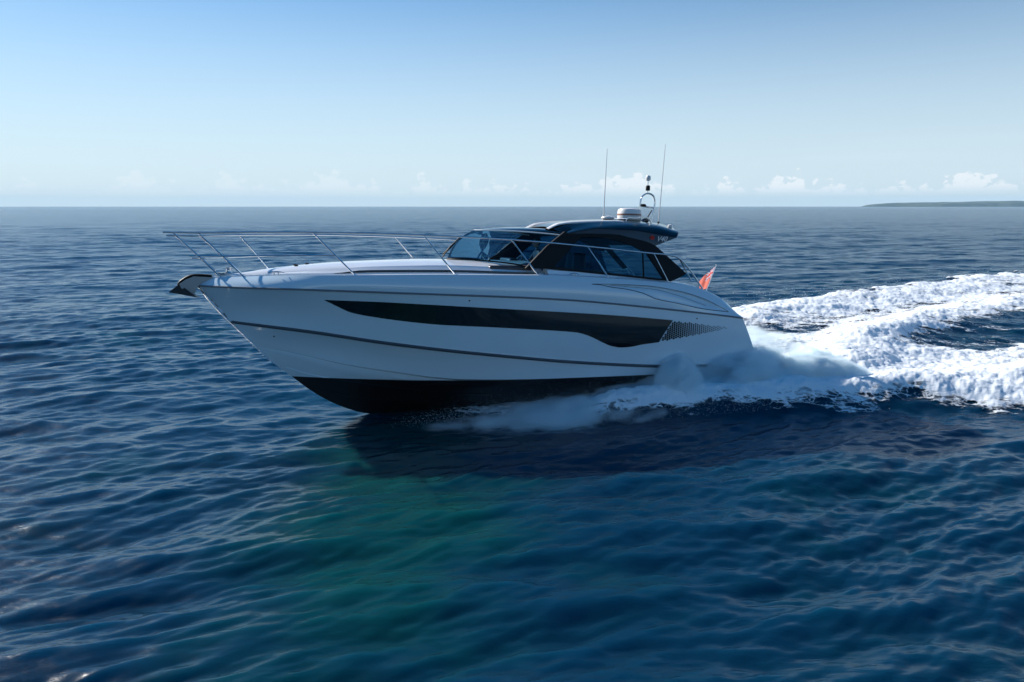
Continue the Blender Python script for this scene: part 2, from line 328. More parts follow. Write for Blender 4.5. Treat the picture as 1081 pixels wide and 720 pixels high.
# ------------------------------------------------------------------ headland on the horizon
def headland():
    xs = np.linspace(0, 1, 260); v = []; nrow = 14
    x0, x1 = 2650, 6400; y0 = 6150
    prof = hermite([(0, 0), (.01, 12), (.03, 22), (.07, 33), (.2, 40), (.27, 47), (.34, 50), (.45, 52), (.6, 58), (.8, 70), (1, 40)], xs)
    prof = prof*.92+6*(fbm(xs*16, xs*0, 4, 77)-.5)*np.minimum(1, xs*12)
    G = []
    for j in range(nrow):
        q = j/(nrow-1); k = math.sin(math.pi*min(1, q*1.15)/1.15*1.0) if q > 0 else 0
        k = min(1, .62*min(1, q*9)+.38*sstep(np.array(q), .05, .5)) if q < .55 else max(0, 1-(q-.55)/.45)
        yy = y0+q*500+120*(fbm(xs*9, xs*0+3, 3, 5)-.5)
        zz = -1.5+(prof+1.5)*k*(.92+.16*fbm(xs*30, xs*0+q*9, 3, 8))
        if j in (0, nrow-1): zz = np.full(xs.shape, -2.)
        G.append(np.stack([x0+q*230+(x1-x0)*xs, yy, zz], -1))
    m = bpy.data.materials.new('headland_turf'); m.use_nodes = True; t = m.node_tree; b = t.nodes['Principled BSDF']
    tcn = N(t, 'ShaderNodeTexCoord'); g = N(t, 'ShaderNodeNewGeometry'); s = N(t, 'ShaderNodeSeparateXYZ'); L(t, g.outputs['Normal'], s.inputs[0])
    nn = N(t, 'ShaderNodeTexNoise'); nn.inputs['Scale'].default_value = .008; nn.inputs['Detail'].default_value = 6; L(t, tcn.outputs['Object'], nn.inputs['Vector'])
    land = MIX(t, MR(t, nn.outputs[0], .4, .62), (.035, .05, .03, 1), (.10, .11, .07, 1))
    L(t, MIX(t, MR(t, s.outputs[2], .75, .93), (.17, .14, .11, 1), land), b.inputs['Base Color']); b.inputs['Roughness'].default_value = 1
    o = MB().grid(np.array(G)).build('headland', m); tag(o, 'low hazy headland on the horizon at the right', 'headland', kind='structure')
headland()
# ------------------------------------------------------------------ materials of the yacht
GEL = mat('white_gelcoat', (.86, .87, .88), .22, coat=.6, noise=.02, nscale=1.5)
m_h = bpy.data.materials.new('hull_gelcoat_shade_blue'); m_h.use_nodes = True
def hull_mat(m):
    t = m.node_tree; b = t.nodes['Principled BSDF']; tcn = N(t, 'ShaderNodeTexCoord'); s = N(t, 'ShaderNodeSeparateXYZ'); L(t, tcn.outputs['Object'], s.inputs[0])
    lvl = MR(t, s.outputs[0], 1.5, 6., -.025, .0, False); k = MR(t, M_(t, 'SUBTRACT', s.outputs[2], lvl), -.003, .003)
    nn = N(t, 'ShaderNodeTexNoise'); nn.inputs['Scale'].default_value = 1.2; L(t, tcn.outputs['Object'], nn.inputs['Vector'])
    shade_blue = MIX(t, nn.outputs[0], (.60, .74, .81, 1), (.66, .78, .84, 1))  # white gelcoat tinted blue-grey: shade on the hull side put into the colour
    L(t, MIX(t, k, (.006, .006, .007, 1), shade_blue), b.inputs['Base Color']); L(t, MR(t, k, 0, 1, .38, .16), b.inputs['Roughness'])
    L(t, MR(t, k, 0, 1, .0, 1.0), b.inputs['Coat Weight']); b.inputs['Coat Roughness'].default_value = .02
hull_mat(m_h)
BLK = mat('black_gloss', (.006, .007, .009), .10, coat=.5)
SOOT = mat('black_frame', (.004, .004, .005), .55, spec=.25)
NAVY = mat('navy_gloss_roof', (.003, .006, .010), .12, coat=.25, spec=.35)
GREY = mat('slate_metallic', (.10, .13, .16), .22, metal=.3, coat=.8)
STEEL = mat('polished_steel', (.62, .63, .64), .16, metal=1., noise=.05)
CREAM = mat('cream_vinyl', (.66, .62, .55), .5, noise=.06, bump=.3, nscale=30)
DARKV = mat('dark_vinyl', (.03, .035, .045), .45, noise=.15, bump=.3, nscale=30)
RUB = mat('grey_rubber', (.16, .18, .20), .5)
LINE = mat('graphite_groove', (.05, .065, .08), .4)
PLA = mat('white_plastic', (.80, .78, .75), .35, noise=.03)
def glass(name, tint, refl=1.0):
    m = bpy.data.materials.new(name); m.use_nodes = True; t = m.node_tree; t.nodes.clear()
    tr = N(t, 'ShaderNodeBsdfTransparent'); tr.inputs[0].default_value = (*tint, 1); g = N(t, 'ShaderNodeBsdfGlossy'); g.inputs['Roughness'].default_value = .02
    fr = N(t, 'ShaderNodeFresnel'); fr.inputs[0].default_value = 1.5; mx = N(t, 'ShaderNodeMixShader'); o = N(t, 'ShaderNodeOutputMaterial')
    L(t, M_(t, 'MULTIPLY', fr.outputs[0], refl), mx.inputs[0]); L(t, tr.outputs[0], mx.inputs[1]); L(t, g.outputs[0], mx.inputs[2]); L(t, mx.outputs[0], o.inputs[0]); return m
GLS = glass('tinted_glass', (.22, .42, .52), .7); GLW = glass('windscreen_glass', (.34, .58, .74), .5)
# ------------------------------------------------------------------ the yacht, local x aft from the stem head, -y port, z up
boat = bpy.data.objects.new('motor_yacht', None); C.objects.link(boat)
boat.location = (-6.671, 16.688, 1.147-(4.79-CAM_H)); boat.rotation_euler = (R(-1.5), R(1.8), R(19))
tag(boat, 'sleek white motor yacht with black hull windows speeding to the left', 'yacht')
def bS(x):
    t = np.clip(np.asarray(x, float)/6.5, 0, 1); return 1.87*(1-(1-t)**2.3)**.8-.10*np.clip((x-9)/3.9, 0, 1)**2
def bK(x):
    t = np.clip((np.asarray(x, float)-.62)/6.5, 0, 1); return 1.78*(1-(1-t)**2.1)**.95-.08*np.clip((x-9)/3.9, 0, 1)**2
def bC(x):
    t = np.clip((np.asarray(x, float)-1.14)/6.2, 0, 1); return 1.66*(1-(1-t)**1.9)**1.05-.06*np.clip((x-9)/3.9, 0, 1)**2
def bG(x): return np.maximum(bS(np.asarray(x)+.15)-.10-.25*np.clip((x-10)/2.9, 0, 1)-.34*np.exp(-((np.asarray(x)-.9)/1.15)**2), .02+0*np.asarray(x))
KEEL = [(0, 2.0), (.234, 1.668), (.491, 1.351), (.697, 1.143), (1.134, .658), (1.523, .268), (1.902, -.043), (2.226, -.314), (2.639, -.594), (3.061, -.802), (3.491, -.946), (4.038, -1.021), (6, -1.05), (9, -1.0), (12.4, -.93)]
CHI = [(1.134, .658), (1.6, .60), (3.031, .299), (4.0, .15), (4.837, .036), (5.4, -.006), (6.929, -.033), (8.79, -.049), (10.28, -.064), (12.9, -.07)]
KNU = [(.64, 1.2), (2.269, 1.041), (3.598, .858), (4.77, .713), (6.427, .526), (7.778, .375), (9, .27), (10.2, .19), (12.95, .12)]
SHE = [(0, 2.0), (.513, 2.003), (1.692, 2.002), (2.796, 1.986), (4.314, 1.946), (5.934, 1.892), (7.691, 1.802), (8.855, 1.705), (10.077, 1.582), (11.372, 1.442), (12.3, 1.33)]
GUN = [(.06, 2.06), (.255, 2.157), (.963, 2.213), (2.066, 2.271), (3.086, 2.30), (5.127, 2.333), (7.042, 2.331), (8.715, 2.262), (10.297, 2.15), (10.9, 2.08), (11.351, 1.965), (11.793, 1.79), (12.1, 1.60), (12.3, 1.42)]
nu = 420; su = np.linspace(0, 1, nu); U = su*.55+.45*su**2
def row(curve, bf, x0, x1, z=None):
    x = x0+(x1-x0)*U; return np.stack([x, -bf(x), hermite(curve, x)], -1)
kx = np.array([0.]+[1]); 
def keel_row():
    x = 1.134+(12.3-1.134)*U; return np.stack([x, 0*x, hermite(KEEL, x)], -1)
rK = keel_row(); rC = row(CHI, bC, 1.134, 12.6); rN = row(KNU, bK, .63, 12.93); rS = row(SHE, bS, 0, 12.3); rG = row(GUN, bG, .06, 12.3)
rG[:, 1] = np.minimum(rG[:, 1], -.0); rG[0] = (.03, 0, 2.05)
g1 = [(8.219, 2.146), (8.876, 2.136), (9.625, 2.103), (10.455, 1.989), (11.204, 1.797), (11.936, 1.471)]
g2 = [(8.219, 2.144), (8.475, 2.125), (8.746, 2.073), (9.1, 2.03), (9.518, 1.94), (9.895, 1.80), (10.453, 1.695), (11.2, 1.552), (11.936, 1.469)]
g3 = [(8.63, 2.12), (9.839, 2.02), (10.396, 1.90), (11.3, 1.62)]
def hull_upper(w):   # w in 0..1 between knuckle and sheer, a little hollow at the bow
    P = rN*(1-w)+rS*w; fl = .13*math.sin(math.pi*w)*np.exp(-(P[:, 0]/4.0)**2)*np.clip(P[:, 0]/1.2, 0, 1); P[:, 1] = np.minimum(P[:, 1]+fl, 0); 
    P[:, 1] -= .03*math.sin(math.pi*w)*sstep(P[:, 0], 5, 8); return P
def topside(w):      # w in 0..1 between sheer and gunwale, rounding inboard, with the scooped air intake aft
    P = rS*(1-w)+rG*w; P[:, 1] -= .045*math.sin(math.pi*w)*np.clip(P[:, 0], 0, 1)
    x, z = P[:, 0], P[:, 2]; a = hermite(g1, x); c = hermite(g2, x); d3 = hermite(g3, x); on = (x > 8.22) & (x < 11.93)
    dpt = np.clip(np.minimum(a-z, z-c)/.035, 0, 1)*on; dpt = dpt*dpt*(3-2*dpt)
    P[:, 1] += .035*dpt*(1+.5*np.clip((z-d3)/.05, -1, 1)*(x > 8.7)); return P
rows = [rK*(1-w)+rC*w+np.array([0, -1, 0])*(.05*math.sin(math.pi*w)) *np.clip(U*3, 0, 1)[:, None] for w in np.linspace(0, 1, 12)]
Cin = rC.copy(); Cout = rC.copy(); fl = np.clip(U*4, 0, 1); Cin[:, 1] += .07*fl; Cout[:, 2] += .045*fl; Cout[:, 1] -= .02*fl
rows[-1] = Cin
low = [Cout*(1-w)+rN*w for w in np.linspace(0, 1, 12)]
for i, w in enumerate(np.linspace(0, 1, 12)):
    low[i][:, 1] = np.minimum(low[i][:, 1]+.10*math.sin(math.pi*w)*np.exp(-(low[i][:, 0]/4.2)**2)*np.clip(U*6, 0, 1), 0)
def stepline(r): # a moulded knuckle: small proud lip
    a = r.copy(); a[:, 1] -= .018*np.clip(U*9, 0, 1); a[:, 2] += .012; return a
up = [hull_upper(w) for w in np.linspace(0, 1, 26)]
hb = MB(); hb.grid(np.array(rows)); hb.grid(np.array([Cin, Cout])); hb.grid(np.array(low)); hb.grid(np.array([low[-1], stepline(rN)])); up[0] = stepline(rN); hb.grid(np.array(up))
tops = [topside(w) for w in np.linspace(0, 1, 44)]; hb.grid(np.array(tops))
# stem sliver between the keel line and the first chine point is closed by the same rows; transom closes the aft ends
aft = [r[-1] for r in rows+low[1:]+up[1:]+tops[1:]]
hb.add([tuple(p) for p in aft]+[(p[0], 0, p[2]) for p in aft], [(i, i+1, len(aft)+i+1, len(aft)+i) for i in range(len(aft)-1)])
# lower stem: keel between stem head and chine start lies on the centreline already (upper rows start on it)
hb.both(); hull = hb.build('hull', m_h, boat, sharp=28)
# rows of the upper hull start at interpolated stem points; snap-on stem bar covers the joint
def hull_y(x, z):
    u = .5; w = .5
    Uc = lambda s: s
    for _ in range(40):
        xk, xs = .63+(12.93-.63)*u, 12.3*u; zk = hermite(KNU, np.array([xk]))[0]; zs = hermite(SHE, np.array([xs]))[0]
        w = (z-zk)/(zs-zk); u = (x-.63*(1-w))/((12.93-.63)*(1-w)+12.3*w); u = min(max(u, 0), 1)
    w = min(max(w, 0), 1); i = np.interp(u, U, np.arange(nu)); P = hull_upper(w); return float(np.interp(i, np.arange(nu), P[:, 1]))
stem = [(x-.004, 0, z) for x, z in [(0, 2.0), (.12, 1.83), (.234, 1.668), (.36, 1.51), (.491, 1.351), (.64, 1.2), (.9, .92), (1.134, .658), (1.523, .268)]]
MB().tube(spline(stem, 40), np.linspace(.026, .012, 40), 8).build('stem_bar', STEEL, hull)
def strip_on(pts, name, matl, r=.012, off=.0, n=80, parent=None, both=True, side=1):
    P = spline(pts, n); P[:, 1] -= off; mb = MB().tube(P, r, 8)
    if both: mb.both()
    return mb.build(name, matl, parent or hull)
P = rS.copy()[2::3]; P[:, 1] -= .006; P[:, 2] -= .01
MB().tube(P, .021, 8).pair().build('rub_rail', RUB, hull)
P = stepline(rN)[2::3]; P[:, 2] += .006; P[:, 1] += .008; MB().tube(P, .036, 8).pair().build('knuckle_band', LINE, hull)
P = stepline(rN)[2::3]; P[:, 2] += .052; y_off = .0; P[:, 1] = [hull_y(a, c)-.001 for a, _, c in P]
# lower spray strakes on the forefoot
def bottom_y(x, z):
    zk = hermite(KEEL, np.array([x]))[0]; zc = hermite(CHI, np.array([max(x, 1.14)]))[0]; return -float(bC(x)*np.clip((z-zk)/(zc-zk+1e-6), 0, 1))
for pts in ([(1.75, .20), (2.2, .06), (2.613, -.02), (3.2, -.11), (3.9, -.20), (5, -.32), (6.5, -.42)], [(2.4, -.33), (3.2, -.50), (4.2, -.60), (6, -.68)]):
    Q = hermite(pts, np.linspace(pts[0][0], pts[-1][0], 50)); xs = np.linspace(pts[0][0], pts[-1][0], 50)
    P = np.array([(x, bottom_y(x, z)-.012, z) for x, z in zip(xs, Q)]); MB().tube(P, np.minimum(.03, .004+.02*(xs-xs[0])), 6).pair().build('spray_rail', m_h, hull)
for cv, nm in ((g1, 'a'), (g2, 'b')):
    pass
def top_y(x, z):
    zs = hermite(SHE, np.array([x]))[0]; zg = hermite(GUN, np.array([x]))[0]; w = min(max((z-zs)/(zg-zs+1e-6), 0), 1); return -float(bS(x)*(1-w)+bG(x)*w)-.045*math.sin(math.pi*w)
for cv, r in ((g1, .006), (g2, .009), (g3, .004)):
    xs = np.linspace(cv[0][0]+.05, cv[-1][0]-.03, 90); z = hermite(cv, xs); off = .0 if cv is not g3 else -.030
    MB().tube(np.array([(x, top_y(x, q)-off+.001, q) for x, q in zip(xs, z)]), r, 6).pair().build('intake_edge', LINE, hull)
# hull windows: dark glass following the flare
WT = [(2.483, 1.775), (3.55, 1.751), (4.518, 1.706), (5.949, 1.623), (7.037, 1.558), (8.643, 1.452), (10.108, 1.325), (11.011, 1.23), (12.009, 1.10)]
WB = [(2.483, 1.770), (2.707, 1.655), (3.024, 1.51), (3.553, 1.41), (4.132, 1.335), (4.725, 1.275), (5.963, 1.209), (6.833, 1.152), (7.736, 1.084), (7.921, 1.063), (8.154, 1.005), (8.38, .915), (8.584, .817), (8.777, .74), (9.067, .69), (9.285, .70), (9.552, .742), (10.147, .805), (10.911, .905), (11.568, 1.0), (12.009, 1.09)]
def wt(x): return hermite(WT, np.atleast_1d(x))
def wb(x): return hermite(WB, np.atleast_1d(x))
xe = lambda q: 10.02+.33*q       # slanted aft end of the glass
def panel(xa, xb, off, n=150, k=9, ina=0., inb=0.):
    G = []
    for s in np.linspace(0, 1, n):
        col = []
        for q in np.linspace(0, 1, k):
            x = xa(q)+(xb(q)-xa(q))*s; z = wb(x)[0]*(1-q)+wt(x)[0]*q; col.append((x, hull_y(x, z)-off, z))
        G.append(col)
    return G
pw = MB().grid(panel(lambda q: 2.485, xe, .007)).pair().build('hull_window', BLK, hull)
# aft vent: small dark perforations that shrink towards the point
vb = MB(); cx = .062
for i in range(34):
    x = 10.12+i*cx*.92
    for j in range(-1, 14):
        z = .70+j*.048+(i % 2)*.024; 
        if x > 11.98 or x < xe((z-wb(x)[0])/max(.01, wt(x)[0]-wb(x)[0]))+.035: continue
        if z < wb(x)[0]+.022 or z > wt(x)[0]-.022: continue
        s = .0285*(1-.62*((x-10.1)/1.9)**1.2); pts = [(x-s*1.25, z-s*.25), (x+s*.25, z-s), (x+s*1.25, z+s*.25), (x-s*.25, z+s)]
        y = hull_y(x, z)-.006; vb.add([(a, y, c) for a, c in pts]+[(a, y+.02, c) for a, c in pts], [(0, 1, 2, 3), (0, 1, 5, 4), (1, 2, 6, 5), (2, 3, 7, 6), (3, 0, 4, 7)])
vb.pair().build('vent_grille', SOOT, hull, smooth=False)
# small skin fittings
for x, z, r in ((1.50, .93, .016), (5.43, 1.79, .018), (11.0, 1.33, .015)):
    yy = hull_y(x, z); v = MB()
    for s in (1,):
        a = np.array([(x, yy+.01, z), (x, yy-.015, z)]); v.tube(a, r, 10)
    v.pair().build('drain_fitting', SOOT, hull)
# swim platform behind the transom
MB().box((12.62, 0, .50), (.72, 3.1, .09), bev=.03).build('swim_platform', GEL, boat)
MB().box((12.45, 0, .82), (.12, 2.9, .62), bev=.03).build('transom_step', GEL, boat)
# ---- deck and coachroof
CR = [(.06, 2.06), (.25, 2.175), (.457, 2.215), (.896, 2.27), (1.482, 2.368), (2.16, 2.45), (2.978, 2.52), (3.822, 2.562), (4.957, 2.602), (6.05, 2.60), (7.4, 2.58)]
FA = [(.06, 2.06), (.3, 2.17), (1.0, 2.235), (1.7, 2.31), (2.769, 2.398), (3.637, 2.463), (5.246, 2.503), (6.097, 2.48), (6.92, 2.45), (7.4, 2.44)]
ST = [(.06, 2.06), (.3, 2.165), (1, 2.225), (2.0, 2.285), (2.761, 2.312), (3.625, 2.35), (5.229, 2.368), (7.143, 2.33), (7.4, 2.33)]
xs = np.linspace(.06, 7.3, 150)
bs = bG(xs); b1 = np.maximum(bs*.94, bs-.06); b2 = np.maximum(bs*.62, bS(xs)-.48); b2 = np.minimum(b2, b1*.98); b3 = b2*.87-.02*np.clip(xs, 0, 1)
zg = hermite(GUN, xs); zst = hermite(ST, xs); zf = hermite(FA, xs); zc = hermite(CR, xs)
def rr(b, z): return np.stack([xs, -np.maximum(b, 0), z], -1)
D = [rr(bs, zg), rr(bs*.985, zg+.014), rr(b1, zg+.012), rr(b2+.02, (zg+zst)/2-.012), rr(b2, zst-.01)]
dk = MB().grid(np.array(D)); 
xa = np.linspace(7.3, 12.3, 90); ba = bG(xa); za = hermite(GUN, xa); bi = np.minimum(ba-.06, 1.58-.25*np.clip((xa-11)/1.3, 0, 1))
# aft coamings rise from the side deck to the window line, then drop to the cockpit sole
coam = [(7.3, 2.44), (8.7, 2.352), (9.71, 2.268), (10.4, 2.19), (10.81, 2.14), (11.2, 2.03), (11.7, 1.84), (12.1, 1.62), (12.3, 1.44)]
zz = np.maximum(hermite(coam, xa), za+.004)
dk.grid(np.array([np.stack([xa, -ba, za], -1), np.stack([xa, -(ba-.02), za+.012], -1), np.stack([xa, -bi, np.minimum(zz, za+.03)], -1), np.stack([xa, -np.minimum(bi, 1.52), zz], -1), np.stack([xa, -(np.minimum(bi, 1.52)-.12), zz-.005], -1), np.stack([xa, -(np.minimum(bi, 1.52)-.14), np.full(xa.shape, 1.35)], -1)]))
dk.grid(np.array([[(7.3, -1.4, 1.36), (12.3, -1.4, 1.36)], [(7.3, 0, 1.36), (12.3, 0, 1.36)]]))
dk.both().build('deck', GEL, boat, sharp=35)
tr = [rr(b2, zst-.01), rr(b2-.004, zst+.012), rr(b3, zf-.012), rr(b3-.015, zf), rr(b3*.80, zf*.55+zc*.45), rr(b3*.55, zf*.2+zc*.8), rr(b3*.25, zc-.006), rr(b3*0, zc)]
MB().grid(np.array(tr)).both().build('coachroof', GEL, boat, sharp=22)
xs2 = np.linspace(2.72, 7.15, 90); b2i = np.interp(xs2, xs, b2)+.010; zsi = np.interp(xs2, xs, zst); taper = np.clip((xs2-2.72)/.5, 0.05, 1)
MB().grid(np.array([np.stack([xs2, -b2i-.004, zsi-.004], -1), np.stack([xs2, -b2i+.004, zsi+.048*taper], -1)])).pair().build('coachroof_window', BLK, boat)
# ---- windscreen
yb = np.array([0, .2, .45, .7, .9, 1.2, 1.40]); xb = np.array([5.40, 5.50, 5.80, 6.13, 6.40, 6.76, 6.90]); zb = np.array([2.615, 2.615, 2.61, 2.595, 2.575, 2.53, 2.505])
yt = yb*.86; xt = np.array([6.05, 6.17, 6.47, 6.83, 7.13, 7.60, 7.86]); zt = np.array([3.285, 3.285, 3.285, 3.277, 3.262, 3.225, 3.194])
sy = np.linspace(0, 1.40, 26)
B_ = np.stack([hermite(list(zip(yb, xb)), sy), -sy, hermite(list(zip(yb, zb)), sy)], -1); T_ = np.stack([hermite(list(zip(yb, xt)), sy), -sy*.86, hermite(list(zip(yb, zt)), sy)], -1)
G = []
for s in np.linspace(0, 1, 12):
    q = B_*(1-s)+T_*s; k = .13*math.sin(math.pi*s); q[:, 0] -= k*.6; q[:, 2] += k*.7; G.append(q)
G = np.array(G)
MB().grid(G).both().build('windscreen', GLW, boat)
fr = boat
def tb(P, r, name, m, par=boat, both=True, k=8, n=None):
    P = spline(P, n) if n else P; x = MB().tube(P, r, k)
    if both: x.both()
    return x.build(name, m, par)
tb(G[-1], .016, 'windscreen_header', PLA); tb(G[0]+np.array([.01, 0, .0]), .018, 'windscreen_gasket', SOOT)
tb(G[:, 0]+np.array([.02, 0, -.01]), .007, 'windscreen_mullion', SOOT, both=False)
# front roof panel, dark gloss
Rx = np.full(26, 8.05); Rz_ = 3.325-.075*(sy/1.4)**2.5; Rr = np.stack([Rx, -sy*.88, Rz_], -1)
G2 = []
for s in np.linspace(0, 1, 14):
    q = T_*(1-s)+Rr*s; q[:, 2] = T_[:, 2]*(1-s)+Rr[:, 2]*s+.055*math.sin(math.pi*min(1, s*1.0))*(1-.5*sy/1.4)+.012; G2.append(q)
MB().grid(np.array(G2)).both().build('roof_panel', NAVY, boat)
# ---- side frames in one inclined plane
def side(p, t): x, z = p; return (x, -(1.52-.33*(z-2.4))+t, z)
def prism(poly, th=.05, off=0.):
    return MB().prism(poly, lambda p, t: side(p, t+off), th)
ap = [(6.80, 2.47), (7.47, 2.46), (7.52, 2.53), (7.86, 2.86), (8.22, 3.18), (8.16, 3.30), (7.82, 3.29), (7.35, 2.96)]
prism(ap, .07, -.012).pair().build('windscreen_pillar', SOOT, boat, smooth=False)
bt = [(7.4, 2.53), (7.828, 2.468), (8.71, 2.388), (9.717, 2.296), (10.42, 2.222)]; bo = [(10.42, 2.185), (9.713, 2.255), (8.705, 2.338), (7.823, 2.415), (7.3, 2.46)]
prism(bt+bo, .05, -.004).pair().build('window_sill', SOOT, boat, smooth=False)
tt = [(8.10, 3.17), (8.45, 3.178), (8.85, 3.171), (9.158, 3.112), (9.488, 3.008), (9.838, 2.845), (10.06, 2.80)]; tu = [(10.14, 2.99), (9.95, 3.08), (9.507, 3.18), (9.127, 3.262), (8.6, 3.29), (8.1, 3.29)]
def dense(p, n=24): xx = np.linspace(p[0][0], p[-1][0], n); q = p if p[0][0] < p[-1][0] else p[::-1]; return [(float(a), float(b)) for a, b in zip(xx, hermite(q, xx))]
prism(dense(tt)+dense(tu), .06, -.008).pair().build('window_header', SOOT, boat, smooth=False)
prism([(9.84, 2.845), (10.14, 2.99), (10.2, 2.93), (10.84, 2.376), (10.78, 2.33), (10.40, 2.185), (10.22, 2.235)], .06, -.016).build('quarter_pillar', SOOT, boat, smooth=False)
prism([(10.02, 2.93), (10.14, 2.99), (10.84, 2.376), (10.74, 2.33)], .06, -.016).mirrored().build('quarter_pillar', SOOT, boat, smooth=False)
prism([(9.70, 2.29), (9.728, 2.287), (9.775, 2.88), (9.75, 2.89)], .03, .002).pair().build('window_divider', SOOT, boat, smooth=False)
prism([(7.42, 2.50), (8.71, 2.37), (10.3, 2.22), (9.95, 2.86), (9.488, 3.03), (9.158, 3.13), (8.6, 3.19), (8.15, 3.19)], .008, .02).pair().build('side_window', GLS, boat, smooth=False)
# ---- hardtop
us = np.linspace(0, 1, 90)
def hrow(pts, y): x = pts[0][0]+(pts[-1][0]-pts[0][0])*us; return np.stack([x, np.full(90, -y), hermite(pts, x)], -1)
h_un0 = hrow([(8.0, 3.22), (8.6, 3.25), (9.13, 3.22), (9.5, 3.13), (10.1, 2.99)], 0.)
h_un = hrow([(8.0, 3.20), (8.6, 3.24), (9.13, 3.21), (9.5, 3.12), (10.1, 2.975)], 1.16)
h1 = hrow([(7.909, 3.232), (8.383, 3.262), (9.127, 3.254), (9.507, 3.165), (10.135, 3.007)], 1.265)
h2 = hrow([(7.86, 3.25), (8.3, 3.33), (8.634, 3.375), (9.483, 3.352), (10.133, 3.275), (10.669, 3.208)], 1.30)
h3 = hrow([(7.80, 3.265), (8.2, 3.375), (8.725, 3.455), (9.58, 3.487), (10.236, 3.439), (10.859, 3.331)], 1.10)
h4 = hrow([(7.62, 3.37), (7.853, 3.455), (8.329, 3.52), (9.058, 3.558), (9.557, 3.557), (10.322, 3.517), (10.9, 3.40)], .80)
h5 = hrow([(7.70, 3.37), (8.0, 3.46), (8.5, 3.53), (9.4, 3.572), (10, 3.566), (10.7, 3.52), (11.1, 3.42)], .4); h5[:, 2] += .03
h6 = hrow([(7.74, 3.37), (8.05, 3.465), (8.5, 3.535), (9.4, 3.576), (10, 3.57), (10.8, 3.52), (11.18, 3.425)], 0.); h6[:, 2] += .04
ht = MB().grid(np.array([h_un0, h_un, h1]), 2).grid(np.array([h1, h2]), 1)
e = h2.copy(); e[:, 2] += .012; e[:, 1] -= .006; ht.grid(np.array([h2, e]), 2); ht.grid(np.array([e, h3*.5+e*.5+np.array([0, -.02, .015]), h3, h3*.5+h4*.5+np.array([0, -.02, .008]), h4, h5, h6]), 0)
for k in (0, -1):
    a = [r[k] for r in (h1, h2, h3, h4, h5, h6)]; bo_ = [h1[k], h1[k], h_un[k], h_un[k], h_un[k]*.5+h_un0[k]*.5, h_un0[k]]
    ht.grid(np.array([a, bo_]), 2 if k == 0 else 1)
ht.both(); hardtop = ht.build('hardtop', [NAVY, GREY, SOOT], boat, sharp=30)
# cream trim rising along the roof edge to its raised front lip
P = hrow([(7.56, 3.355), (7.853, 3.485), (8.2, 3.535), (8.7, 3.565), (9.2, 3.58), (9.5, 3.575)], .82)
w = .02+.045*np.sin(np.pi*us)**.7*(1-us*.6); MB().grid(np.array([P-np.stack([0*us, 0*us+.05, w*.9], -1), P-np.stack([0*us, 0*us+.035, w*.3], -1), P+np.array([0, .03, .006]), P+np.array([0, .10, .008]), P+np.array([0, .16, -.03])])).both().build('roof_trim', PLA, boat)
MB().tube([(10.02, -1.285, 3.20), (10.02, -1.325, 3.195)], .05, 18).build('nav_light', mat('red_lens', (.55, .02, .01), .3), boat)  # red port navigation light on the roof side
def lettering(txt, size, loc, rot, name, m, par, ext=.003):
    cu = bpy.data.curves.new(name, 'FONT'); cu.body = txt; cu.size = size; cu.extrude = ext; cu.shear = .3; cu.offset = .002; ob = bpy.data.objects.new(name+'_src', cu); C.objects.link(ob)
    dg = bpy.context.evaluated_depsgraph_get(); me = bpy.data.meshes.new_from_object(ob.evaluated_get(dg)); bpy.data.objects.remove(ob)
    me.materials.clear(); me.materials.append(m); o = bpy.data.objects.new(name, me); C.objects.link(o); o.parent = par; o.location = loc; o.rotation_euler = rot; return o
lettering('V40', .17, (10.12, -1.325, 3.115), (R(90+14), 0, 0), 'lettering', PLA, hardtop)
# ---- roof gear
rd = MB().lathe((10.07, 0, 3.60), [(.14, -.05), (.16, .0), (.27, .01), (.295, .035), (.30, .14), (.292, .24), (.27, .285), (.22, .305), (.0, .315)], 32).build('radar_dome', PLA, boat)
MB().lathe((10.07, 0, 3.60), [(.3005, .13), (.303, .15), (.3005, .17)], 32).build('dome_band', mat('brown_band', (.30, .12, .08), .5), rd)
MB().lathe((9.48, 0.0, 3.585), [(.05, -.02), (.05, .03), (.15, .04), (.165, .065), (.15, .10), (.07, .125), (.0, .13)], 24).build('satellite_dome', PLA, boat)
def ant(x, y, zb_, tip, nm='whip_antenna'):
    a = MB().tube(np.linspace((x, y, zb_), tip, 10), np.linspace(.014, .006, 10), 8).build(nm, PLA, boat)
    MB().tube([(x, y, zb_-.04), (x+.003, y, zb_+.10)], .028, 10).build('antenna_base', SOOT if x > 10 else PLA, a)
ant(9.364, 0.0, 3.62, (9.40, 0, 5.32)); ant(10.90, 0.0, 3.50, (11.0, 0, 5.52))
arch = [(10.40, 0, 3.52), (10.37, 0, 3.8), (10.365, 0, 4.05), (10.40, 0, 4.19), (10.50, 0, 4.27), (10.60, 0, 4.29), (10.72, 0, 4.24), (10.77, 0, 4.12), (10.76, 0, 3.95), (10.72, 0, 3.75), (10.69, 0, 3.50)]
ms_ = MB().tube(spline(arch, 60), .022, 10).tube([(10.36, 0, 3.98), (10.73, 0, 3.94)], .018, 8).tube([(10.56, 0, 4.28), (10.56, 0, 4.66)], .014, 8).build('mast_arch', STEEL, boat)
MB().lathe((10.56, 0, 4.36), [(.05, 0), (.055, .02), (.055, .11), (.04, .13)], 16).build('horn', SOOT, ms_)
MB().lathe((10.56, 0, 4.60), [(.035, 0), (.06, .03), (.065, .09), (.045, .13), (.0, .14)], 16).build('mast_light', PLA, ms_)
MB().lathe((10.44, -.02, 3.975), [(.07, 0), (.08, .02), (.05, .05), (0, .055)], 14).build('horn_plate', SOOT, ms_)
